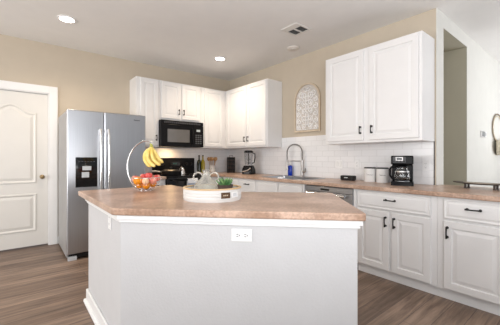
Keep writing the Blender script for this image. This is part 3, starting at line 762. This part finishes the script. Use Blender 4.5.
for cz, rr_ in ((0.09, 0.045), (0.20, 0.05), (0.32, 0.045), (0.44, 0.05), (0.55, 0.055)):
    stroke(spiral(0.055, cz, rr_, 1.4, -PI/2, 1)); 
for cz, rr_ in ((0.07, 0.04), (0.165, 0.045), (0.27, 0.045), (0.375, 0.045), (0.475, 0.04)):
    stroke(spiral(0.155, cz, rr_, 1.4, PI/2, -1))
stroke(spiral(0.12, 0.565, 0.05, 1.3, PI, -1))
stroke([(0.0, 0.64), (0.035, 0.665), (0.06, 0.64), (0.03, 0.61), (0.0, 0.625)])
for zc in (0.145, 0.26, 0.38, 0.50):
    stroke([(0, zc-0.05), (0.022, zc-0.02), (0.022, zc+0.02), (0, zc+0.05)])
    stroke([(0.1, zc-0.04), (0.12, zc), (0.1, zc+0.04), (0.08, zc), (0.1, zc-0.04)], 0.005)
stroke([(0.205, 0.05+k*0.02) for k in range(22)], 0.005)
stroke([(0.02, 0.04), (0.07, 0.04), (0.12, 0.04), (0.2, 0.04)], 0.005)
b.build('carved_scrollwork', 'carved', t, smooth='all')

# ------------------------------------------------------------------ bar end and dining wall
t = thing('serving_tray', 'long dark footed serving tray on the bar end of the counter', 'tray', (-0.09, -4.12, CT+0.001), math.radians(-6))
def oval(hw, hl, z, n=36, p=1.35):
    out = []
    for k in range(n):
        a = 2*PI*k/n; c, s_ = math.cos(a), math.sin(a)
        out.append((hw*math.copysign(abs(c)**0.9, c), hl*math.copysign(abs(s_)**1.0, s_), z+0.006*abs(s_)**4))
    return out
B().loops([oval(0.065, 0.165, 0.040), oval(0.096, 0.222, 0.047), oval(0.098, 0.226, 0.053), oval(0.09, 0.214, 0.052), oval(0.062, 0.16, 0.048)]).build('tray_board', 'darkwood', t, smooth='all')
B().loops([oval(0.050, 0.14, 0.0495), oval(0.051, 0.142, 0.0515), oval(0.045, 0.13, 0.0535)]).build('runner', 'linen', t, smooth='all')
for sx in (-1, 1):
    for sy in (-1, 1):
        b = B(); b.tube([(sx*0.035, sy*0.11, 0.044), (sx*0.036, sy*0.11, 0.014), (sx*0.038, sy*0.11, 0.0)], [0.010, 0.009, 0.013], 10); b.build('foot', 'darkwood', t, smooth=True)
t = thing('thermostat', 'white thermostat with grey screen on the off-white dining wall', 'thermostat', (1.78, YW-0.0005, 1.535))
B().box(-0.12, 0.12, -0.022, 0, -0.045, 0.045).build('housing', 'plate', t, bevel=0.006)
B().box(-0.11, 0.02, -0.030, -0.0222, -0.036, 0.036).build('screen', 'greyp', t, bevel=0.003)
B().box(0.03, 0.09, -0.026, -0.0222, -0.02, 0.02).build('button', 'ceramic', t, bevel=0.002)
t = thing('wall_basket', 'cream woven hanging basket with tall cord loop on the dining wall', 'basket', (2.66, YW-0.002, 1.24))
b = B()
lo_ = []
for z, hw, dp in ((0.0, 0.10, 0.02), (0.02, 0.21, 0.06), (0.06, 0.29, 0.09), (0.12, 0.32, 0.10), (0.18, 0.315, 0.09), (0.22, 0.29, 0.08), (0.225, 0.26, 0.06)):
    lo_.append([(hw*math.cos(2*PI*k/32), -dp-0.002+dp*math.sin(2*PI*k/32), z) for k in range(32)])
b.loops(lo_); b.build('woven_body', 'wicker', t, smooth='all')
for sgn, r in ((1, 0.009), (0.86, 0.007)):
    b = B(); pts = [(0.37*sgn*math.cos(2*PI*k/40), -0.012, 0.43+0.23*sgn*math.sin(2*PI*k/40)) for k in range(40)]
    b.tube(pts, r, 8, closed=True); b.build('cord_loop', 'wickerdark' if sgn == 1 else 'wicker', t, smooth='all')

# ------------------------------------------------------------------ ceiling fittings
def downlight(label, x, y):
    t = thing('ceiling_light', label, 'light', (x, y, H))
    B().lathe([(0.072, -0.0005), (0.098, -0.0005), (0.096, -0.006), (0.076, -0.010), (0.072, -0.006)], 36, cap=False).build('trim_ring', 'trim', t, smooth=True)
    B().lathe([(0, -0.003), (0.0715, -0.003), (0.0715, -0.007), (0, -0.007)], 36).build('lens', 'lamp', t)
    l = bpy.data.lights.new('recessed_lamp', 'SPOT'); l.energy = 55; l.color = (1.0, 0.82, 0.62); l.spot_size = math.radians(150); l.spot_blend = 0.8; l.shadow_soft_size = 0.07
    o = bpy.data.objects.new('recessed_lamp', l); C.objects.link(o); o.location = (0, 0, -0.03); o.parent = t
downlight('lit recessed ceiling light above the refrigerator and door', -2.949, -1.003)
downlight('lit recessed ceiling light near the room corner', -0.892, -0.998)
t = thing('ceiling_vent', 'rectangular white ceiling air vent with dark louvres', 'vent', (-0.755, -2.462, H))
vw, vl = 0.137, 0.124
b = B(); b.box(-vw, vw, -vl, -vl+0.022, -0.012, -0.0005); b.box(-vw, vw, vl-0.022, vl, -0.012, -0.0005); b.box(-vw, -vw+0.10, -vl+0.022, vl-0.022, -0.012, -0.0005); b.box(vw-0.03, vw, -vl+0.022, vl-0.022, -0.012, -0.0005); b.box(-vw+0.1, vw-0.03, -0.012, 0.012, -0.012, -0.0005)
b.build('frame', 'vent', t, bevel=0.003)
B().box(-vw+0.1, vw-0.03, -vl+0.022, vl-0.022, -0.003, -0.0007).build('duct', 'ventdark', t)
for k in range(7):
    x = -vw+0.112+k*0.0205
    for y0, y1 in ((-vl+0.0225, -0.0125), (0.0125, vl-0.0225)):
        B().box(x-0.006, x+0.006, y0, y1, -0.0085, -0.0073, Matrix.Rotation(math.radians(-38), 3, 'Y'), (x, 0, -0.008)).build('louvre', 'greyp', t)
t = thing('smoke_detector', 'round off-white smoke detector on the ceiling beside the vent', 'smoke detector', (-0.33, -2.03, H))
B().lathe([(0, -0.0005), (0.085, -0.0005), (0.085, -0.012), (0.07, -0.022), (0, -0.025)], 32).build('housing', 'smokedet', t, smooth=True)
B().lathe([(0.03, -0.0238), (0.042, -0.0232), (0.042, -0.027), (0.03, -0.027)], 24, cap=False).build('sensor_ring', 'vent', t)

# ------------------------------------------------------------------ island
S2 = math.sqrt(0.5)
A_, B_, C_, D_, E_, F_ = (-2.985, -1.94), (-2.985, -3.06), (-2.01, -4.065), (-1.39, -3.425), (-2.125, -2.69), (-2.125, -1.94)
def off(poly, dists):
    """inset each edge of a ccw polygon by its own distance"""
    n = len(poly); ed = []
    for i in range(n):
        p, q = Vector(poly[i]), Vector(poly[(i+1)%n]); d = (q-p).normalized(); nrm = Vector((-d.y, d.x))
        ed.append((p+nrm*dists[i], d))
    out = []
    for i in range(n):
        p, d = ed[i-1]; q, e = ed[i]
        den = d.x*e.y-d.y*e.x; tt = ((q.x-p.x)*e.y-(q.y-p.y)*e.x)/den
        r = p+d*tt; out.append((r.x, r.y))
    return out
poly = [A_, B_, C_, D_, E_, F_]      # ccw
IC = (-2.45, -2.95)
def loc2(p): return [(x-IC[0], y-IC[1]) for x, y in p]
# rounded corners on the worktop
def round_poly(P, r, n=5):
    out = []; m = len(P)
    for i in range(m):
        p, a, c = Vector(P[i]), Vector(P[i-1]), Vector(P[(i+1)%m])
        d1, d2 = (a-p).normalized(), (c-p).normalized()
        s, e = p+d1*r, p+d2*r
        for k in range(n+1):
            u = k/n; q = s*(1-u)**2+p*2*u*(1-u)+e*u*u; out.append((q.x, q.y))
    return out
tag(B().prism(round_poly(loc2(poly), 0.02), CT-0.041, CT).build('countertop', 'laminate', None, bevel=0.008, seg=3, loc=(IC[0], IC[1], 0)),
    'large angled tan island countertop in the foreground', 'countertop')
t = thing('kitchen_island', 'pale grey angled kitchen island base with white trim in the foreground', 'island', (IC[0], IC[1], 0))
body = off(poly, [0.048, 0.036, 0.036, 0.06, 0.06, 0.19])
B().prism(loc2(body), 0.0005, CT-0.0415).build('island_body', 'island', t, bevel=0.004)
def strip(offs_out, offs_in, z0, z1, name, bevel):
    o2, i2 = loc2(offs_out), loc2(offs_in)
    bb = B(); n = len(o2)
    Ls = [[bb.bm.verts.new((x, y, z)) for x, y in P] for P, z in ((o2, z0), (o2, z1), (i2, z1), (i2, z0))]
    for a, c in zip(Ls, Ls[1:]+[Ls[0]]):
        for k in range(n): bb.bm.faces.new([a[k], a[(k+1)%n], c[(k+1)%n], c[k]])
    return bb.build(name, 'trim', t, bevel=bevel)
strip(off(body, [-0.022]*6), off(body, [-0.0005]*6), CT-0.068, CT-0.0415, 'top_moulding', 0.004)
strip(off(body, [-0.011]*6), off(body, [-0.0005]*6), CT-0.086, CT-0.0685, 'lower_moulding', 0.004)
strip(off(body, [-0.016]*6), off(body, [-0.0005]*6), 0.0345, 0.115, 'baseboard', 0.006)
strip(off(body, [-0.034]*6), off(body, [-0.0005]*6), 0.0005, 0.034, 'shoe_moulding', 0.012)
# outlets on the island
n_ = Vector((-S2, -S2)); bp1 = Vector(body[1]); bd = (Vector(body[2])-bp1).normalized()
u_ = (Vector((-2.505, -3.63))-bp1).dot(bd); po = bp1+bd*u_
plate('wall_outlet', 'white horizontal outlet on the front face of the grey island', 'outlet', (po.x, po.y, 0.774), math.atan2(bd.y, bd.x), 1, 'outlet', True)
plate('wall_outlet', 'white vertical outlet on the left end face of the grey island', 'outlet', (body[0][0], -2.83, 0.800), -PI/2, 1, 'outlet')

# ------------------------------------------------------------------ fruit bowl
CR = math.radians(50.731-90)
FX, FY = -2.514, -2.28
t = thing('fruit_bowl', 'silver wire fruit bowl with banana hook on the island', 'bowl', (FX, FY, CT), CR)
RB = 0.128; HB = 0.105; RF = 0.055
def bowl_r(z): return RF+(RB-RF)*math.sin(min(1, max(0, z/HB))*PI/2)**0.8
b = B()
for k in range(20):
    a = 2*PI*k/20
    b.tube([((bowl_r(z)+0.002)*math.cos(a), (bowl_r(z)+0.002)*math.sin(a), 0.010+z) for z in [HB*j/7 for j in range(8)]], 0.0009, 5)
for z in (0.0, 0.045): b.tube([((bowl_r(z)+0.002)*math.cos(2*PI*k/40), (bowl_r(z)+0.002)*math.sin(2*PI*k/40), 0.010+z) for k in range(40)], 0.0010, 6, closed=True)
for k in range(4):
    a = PI*k/4
    b.tube([(RF*math.cos(a), RF*math.sin(a), 0.010), (-RF*math.cos(a), -RF*math.sin(a), 0.010)], 0.0013, 5)
b.build('wire_basket', 'chrome', t, smooth='all')
b = B(); b.tube([((RB+0.003)*math.cos(2*PI*k/48), (RB+0.003)*math.sin(2*PI*k/48), 0.010+HB) for k in range(48)], 0.003, 8, closed=True); b.build('rim', 'chrome', t, smooth='all')
b = B(); b.tube([((RF+0.004)*math.cos(2*PI*k/40), (RF+0.004)*math.sin(2*PI*k/40), 0.0035) for k in range(40)], 0.0035, 8, closed=True); b.build('foot_ring', 'chrome', t, smooth='all')
ctl = [(-0.063, 0.012), (-0.115, 0.05), (-0.152, 0.125), (-0.163, 0.20), (-0.155, 0.27), (-0.125, 0.345), (-0.08, 0.40), (-0.03, 0.43), (0.012, 0.436), (0.04, 0.425), (0.052, 0.405), (0.046, 0.392), (0.034, 0.392)]
def smooth_pts(P, n=4):
    out = []
    for i in range(len(P)-1):
        p0, p1, p2, p3 = [Vector(P[j]) for j in (max(i-1, 0), i, i+1, min(i+2, len(P)-1))]
        for k in range(n):
            u = k/n; out.append(0.5*((2*p1)+(-p0+p2)*u+(2*p0-5*p1+4*p2-p3)*u*u+(-p0+3*p1-3*p2+p3)*u**3))
    out.append(Vector(P[-1])); return out
b = B(); b.tube([(x, 0.0, z) for x, z in smooth_pts(ctl)], 0.0062, 10); b.build('banana_hook', 'chrome', t, smooth='all')
rmc = Matrix.Rotation(CR, 4, 'Z')
def fl(x, y, z):
    p = rmc @ Vector((x, y, z)); return (FX+p.x, FY+p.y, CT+z)
def fruit(name, label, cat, x, y, z, r, m, apple=False, rz=0.0, group=None):
    t = thing(name, label, cat, fl(x, y, z), rz)
    if apple:
        prof = [(0, -0.80*r), (0.25*r, -0.90*r), (0.55*r, -0.80*r), (0.88*r, -0.42*r), (1.0*r, 0.08*r), (0.92*r, 0.5*r), (0.62*r, 0.82*r), (0.30*r, 0.85*r), (0.1*r, 0.68*r), (0, 0.62*r)]
        B().lathe(prof, 22).build('flesh', m, t, smooth='all')
        b = B(); b.tube([(0, 0, 0.63*r), (0.05*r, 0, 0.9*r), (0.16*r, 0, 1.12*r)], 0.0016, 6); b.build('stem', 'stem', t)
    else:
        B().ball((0, 0, 0), r, 1, 1, 0.96, 24, 16).build('peel' if m == 'orange' else 'flesh', m, t, smooth='all')
        B().lathe([(0, 0.955*r), (0.1*r, 0.965*r), (0.06*r, 1.0*r), (0, 1.0*r)], 8).build('stem', 'stem', t)
    return t
fruit('orange', 'lower left orange at the front of the wire fruit bowl', 'orange', -0.0513, -0.0020, 0.0492, 0.032, 'orange', False, 0.5)
fruit('orange', 'lower right orange at the front of the wire fruit bowl', 'orange', 0.0114, -0.0247, 0.0465, 0.034, 'orange', False, 1.6)
fruit('orange', 'large bright orange on top at the front left of the fruit bowl', 'orange', -0.0455, -0.0620, 0.0882, 0.039, 'orange', False, 2.7)
fruit('peach', 'pale peach between the large orange and the red apples', 'peach', 0.0232, -0.0745, 0.0862, 0.03, 'peach', False, 3.8)
fruit('apple', 'red apple at the far left of the fruit bowl', 'apple', -0.0901, -0.0067, 0.1015, 0.0325, 'apple', True, 4.9)
fruit('apple', 'large pink-red apple right of the pale peach', 'apple', 0.0756, -0.0375, 0.0901, 0.0335, 'apple', True, 6.0)
fruit('apple', 'red apple at the far right rim of the fruit bowl', 'apple', 0.0903, 0.0237, 0.1075, 0.031, 'apple', True, 7.1)
fruit('orange', 'orange half hidden between the right-hand apples in the fruit bowl', 'orange', 0.0504, 0.0298, 0.0569, 0.033, 'orange', False, 8.2)
fruit('apple', 'red apple piled highest at the middle of the fruit bowl', 'apple', 0.0277, -0.0086, 0.1267, 0.0325, 'apple', True, 9.3)
fruit('apple', 'red apple behind the large bright orange in the fruit bowl', 'apple', -0.0361, 0.0447, 0.1129, 0.034, 'apple', True, 10.4)
fruit('orange', 'orange underneath the back apples in the fruit bowl', 'orange', -0.0123, 0.0504, 0.0502, 0.0325, 'orange', False, 11.5)
# bananas
t = thing('banana_bunch', 'bunch of yellow bananas hanging from the fruit bowl hook', 'bananas', fl(0.046, 0.0, 0.40), CR)
t.scale = (0.92, 0.92, 0.94)
b = B(); b.tube([(-0.006, 0, 0.012), (0.0, 0, 0.004), (0.004, 0, -0.022)], [0.010, 0.013, 0.016], 10); b.build('crown', 'greenstem', t, smooth='all')
specs = [ # control points (x,z) and depth y at start/middle/end
 ([(0.0, -0.02), (-0.030, -0.050), (-0.052, -0.095), (-0.046, -0.145), (-0.012, -0.188), (0.014, -0.203)], (-0.008, -0.035, -0.045)),
 ([(0.004, -0.02), (-0.010, -0.050), (-0.022, -0.100), (-0.006, -0.150), (0.036, -0.188), (0.060, -0.198)], (-0.012, -0.055, -0.06)),
 ([(0.008, -0.02), (0.010, -0.050), (0.018, -0.100), (0.040, -0.145), (0.080, -0.178), (0.102, -0.186)], (-0.008, -0.040, -0.035)),
 ([(0.010, -0.02), (0.024, -0.045), (0.045, -0.085), (0.068, -0.125), (0.100, -0.155), (0.118, -0.164)], (0.004, -0.008, 0.0)),
 ([(0.002, -0.02), (-0.018, -0.050), (-0.030, -0.095), (-0.018, -0.140), (0.015, -0.175), (0.040, -0.185)], (0.01, 0.018, 0.03)),
 ([(0.006, -0.02), (0.010, -0.050), (0.012, -0.095), (0.030, -0.135), (0.066, -0.160), (0.088, -0.168)], (0.012, 0.030, 0.045))]
for P, (ya, ym, yb) in specs:
    sm = smooth_pts(P, 5); n = len(sm); pts, rs = [], []
    for i, p in enumerate(sm):
        u = i/(n-1); y = (ya*(1-u)**2+ym*2*u*(1-u)*1.0+yb*u*u)
        pts.append((p.x, y, p.y))
        r = 0.0065 if u < 0.08 else 0.0195*min(1, 0.34+(u-0.08)*3.4)*(1 if u < 0.78 else max(0.22, 1-((u-0.78)/0.22)**1.7*0.82))
        rs.append(r)
    bn = B().tube(pts, rs, 6).build('banana', 'banana', t, smooth='all', subsurf=1)
    q = Vector(pts[-1]); dv = (q-Vector(pts[-2])).normalized()
    B().tube([q+dv*0.0002, q+dv*0.005], [0.0042, 0.003], 7).build('banana_tip', 'stem', bn, smooth='all')

# ------------------------------------------------------------------ round decor tray on the island
TX, TY, TR = -2.336, -3.096, 0.2026
t = thing('round_tray', 'round whitewashed wood tray with small dark label on the island', 'tray', (TX, TY, CT), CR)
b = B(); b.lathe([(0, 0), (TR-0.006, 0), (TR-0.004, 0.004), (TR-0.004, 0.078), (TR-0.016, 0.078), (TR-0.016, 0.014), (0, 0.014)], 64); b.build('tray_wall', 'whitewood', t, smooth=True)
b = B()
for z in (0.022, 0.042, 0.060): b.lathe([(TR-0.0038, z-0.008), (TR-0.001, z-0.006), (TR-0.001, z+0.006), (TR-0.0038, z+0.008)], 64, cap=False)
b.build('banding', 'whitewood', t, smooth=True)
b = B(); b.lathe([(TR-0.018, 0.0785), (TR-0.001, 0.0785), (TR, 0.083), (TR-0.003, 0.087), (TR-0.016, 0.087), (TR-0.019, 0.083)], 64); 
b2 = B()
r0, r1 = TR-0.018, TR
rings = [[b2.bm.verts.new((r*math.cos(2*PI*k/64), r*math.sin(2*PI*k/64), z)) for k in range(64)] for r, z in ((r0, 0.0785), (r1, 0.0785), (r1+0.001, 0.083), (r1-0.002, 0.087), (r0+0.002, 0.087), (r0-0.001, 0.083))]
for a, c in zip(rings, rings[1:]+[rings[0]]):
    for k in range(64): b2.bm.faces.new([a[k], a[(k+1)%64], c[(k+1)%64], c[k]])
b.bm.free(); b2.build('wood_rim', 'wood', t, smooth=True)
def curved_patch(a0, a1, z0, z1, r, th):
    bb = B(); n = 8; ls = []
    for i in range(n+1):
        a = a0+(a1-a0)*i/n
        ls.append([(r*math.cos(a), r*math.sin(a), z0), ((r+th)*math.cos(a), (r+th)*math.sin(a), z0), ((r+th)*math.cos(a), (r+th)*math.sin(a), z1), (r*math.cos(a), r*math.sin(a), z1)])
    return bb.loops(ls)
aL = -PI/2+0.56
curved_patch(aL-0.16, aL+0.16, 0.026, 0.064, TR-0.0005, 0.003).build('label_holder', 'rust', t)
for k in range(3): curved_patch(aL-0.09+k*0.06, aL-0.05+k*0.06, 0.041, 0.049, TR+0.0026, 0.0008).build('label_mark', 'frame', t)
for s in (0, 1):
    a = aL+0.36+s*PI
    ws = (curved_patch(a-0.13, a+0.13, 0.028, 0.033, TR-0.0005, 0.007), curved_patch(a-0.13, a+0.13, 0.057, 0.062, TR-0.0005, 0.007), curved_patch(a-0.13, a-0.10, 0.0335, 0.0565, TR-0.0005, 0.007), curved_patch(a+0.10, a+0.13, 0.0335, 0.0565, TR-0.0005, 0.007))
    hb_ = ws[0]
    for q in ws[1:]: hb_.add(q.bm, Matrix.Identity(4))
    hb_.build('handle', 'plate', t)
    curved_patch(a-0.0995, a+0.0995, 0.0335, 0.0565, TR-0.0005, 0.0012).build('handle_recess', 'pale', t)
def tl(x, y, z=0.0145):
    p = rmc @ Vector((x, y, 0)); return (TX+p.x, TY+p.y, CT+z)
# glass jug with two ring handles
t = thing('glass_jug', 'pearly glass jug with two round handles standing in the round tray', 'jug', tl(-0.048, 0.02), CR)
t.scale = (1.08, 1.08, 1.08)
B().lathe([(0, 0), (0.075, 0), (0.088, 0.010), (0.092, 0.035), (0.080, 0.072), (0.058, 0.098), (0.036, 0.118), (0.025, 0.135), (0.022, 0.158), (0.028, 0.172), (0.024, 0.173), (0.018, 0.158), (0.021, 0.136), (0.032, 0.117), (0.054, 0.096), (0.076, 0.071), (0.087, 0.035), (0.083, 0.014), (0.072, 0.006), (0, 0.006)], 36).build('jug_body', 'jug', t, smooth='all')
for s in (-1, 1):
    b = B(); b.tube([(s*(0.022+0.032*(1-math.cos(a))*0.95), 0, 0.128+0.028*math.sin(a)) if True else 0 for a in [PI*2*k/24 for k in range(24)]], 0.0055, 8, closed=True)
    b.build('ring_handle', 'jug', t, smooth='all')
# succulent
t = thing('potted_succulent', 'small green succulent in a dark pot inside the round tray', 'plant', tl(0.092, -0.03), 0.3)
B().lathe([(0, 0), (0.042, 0), (0.052, 0.075), (0.056, 0.087), (0.050, 0.087), (0.047, 0.077), (0, 0.075)], 24).build('pot', 'soil', t, smooth=True)
def leaf(a, el, L, wd):
    b = B(); pts, rs = [], []
    for k in range(7):
        u = k/6; e2 = el+0.35*u*(1 if el < 0.9 else -0.4)
        d = L*u; pts.append((d*math.cos(e2)*math.cos(a)+0.006*math.cos(a), d*math.cos(e2)*math.sin(a)+0.006*math.sin(a), 0.078+d*math.sin(e2)))
        rs.append(max(0.0006, wd*math.sin(PI*min(1, 0.25+0.75*u))**0.8))
    return b.tube(pts, rs, 6)
for k in range(22):
    a = k*2.4; u = k/21
    leaf(a, 0.25+1.15*u, 0.078-0.020*u, 0.0075).build('leaf', 'succ', t, smooth='all')
# small white bowl at tray right
t = thing('small_dish', 'small white ceramic dish beside the succulent in the round tray', 'dish', tl(0.095, 0.095))
B().lathe([(0, 0), (0.018, 0), (0.02, 0.004), (0.03, 0.06), (0.032, 0.066), (0.029, 0.066), (0.018, 0.008), (0, 0.007)], 24).build('dish_body', 'ceramic', t, smooth=True)
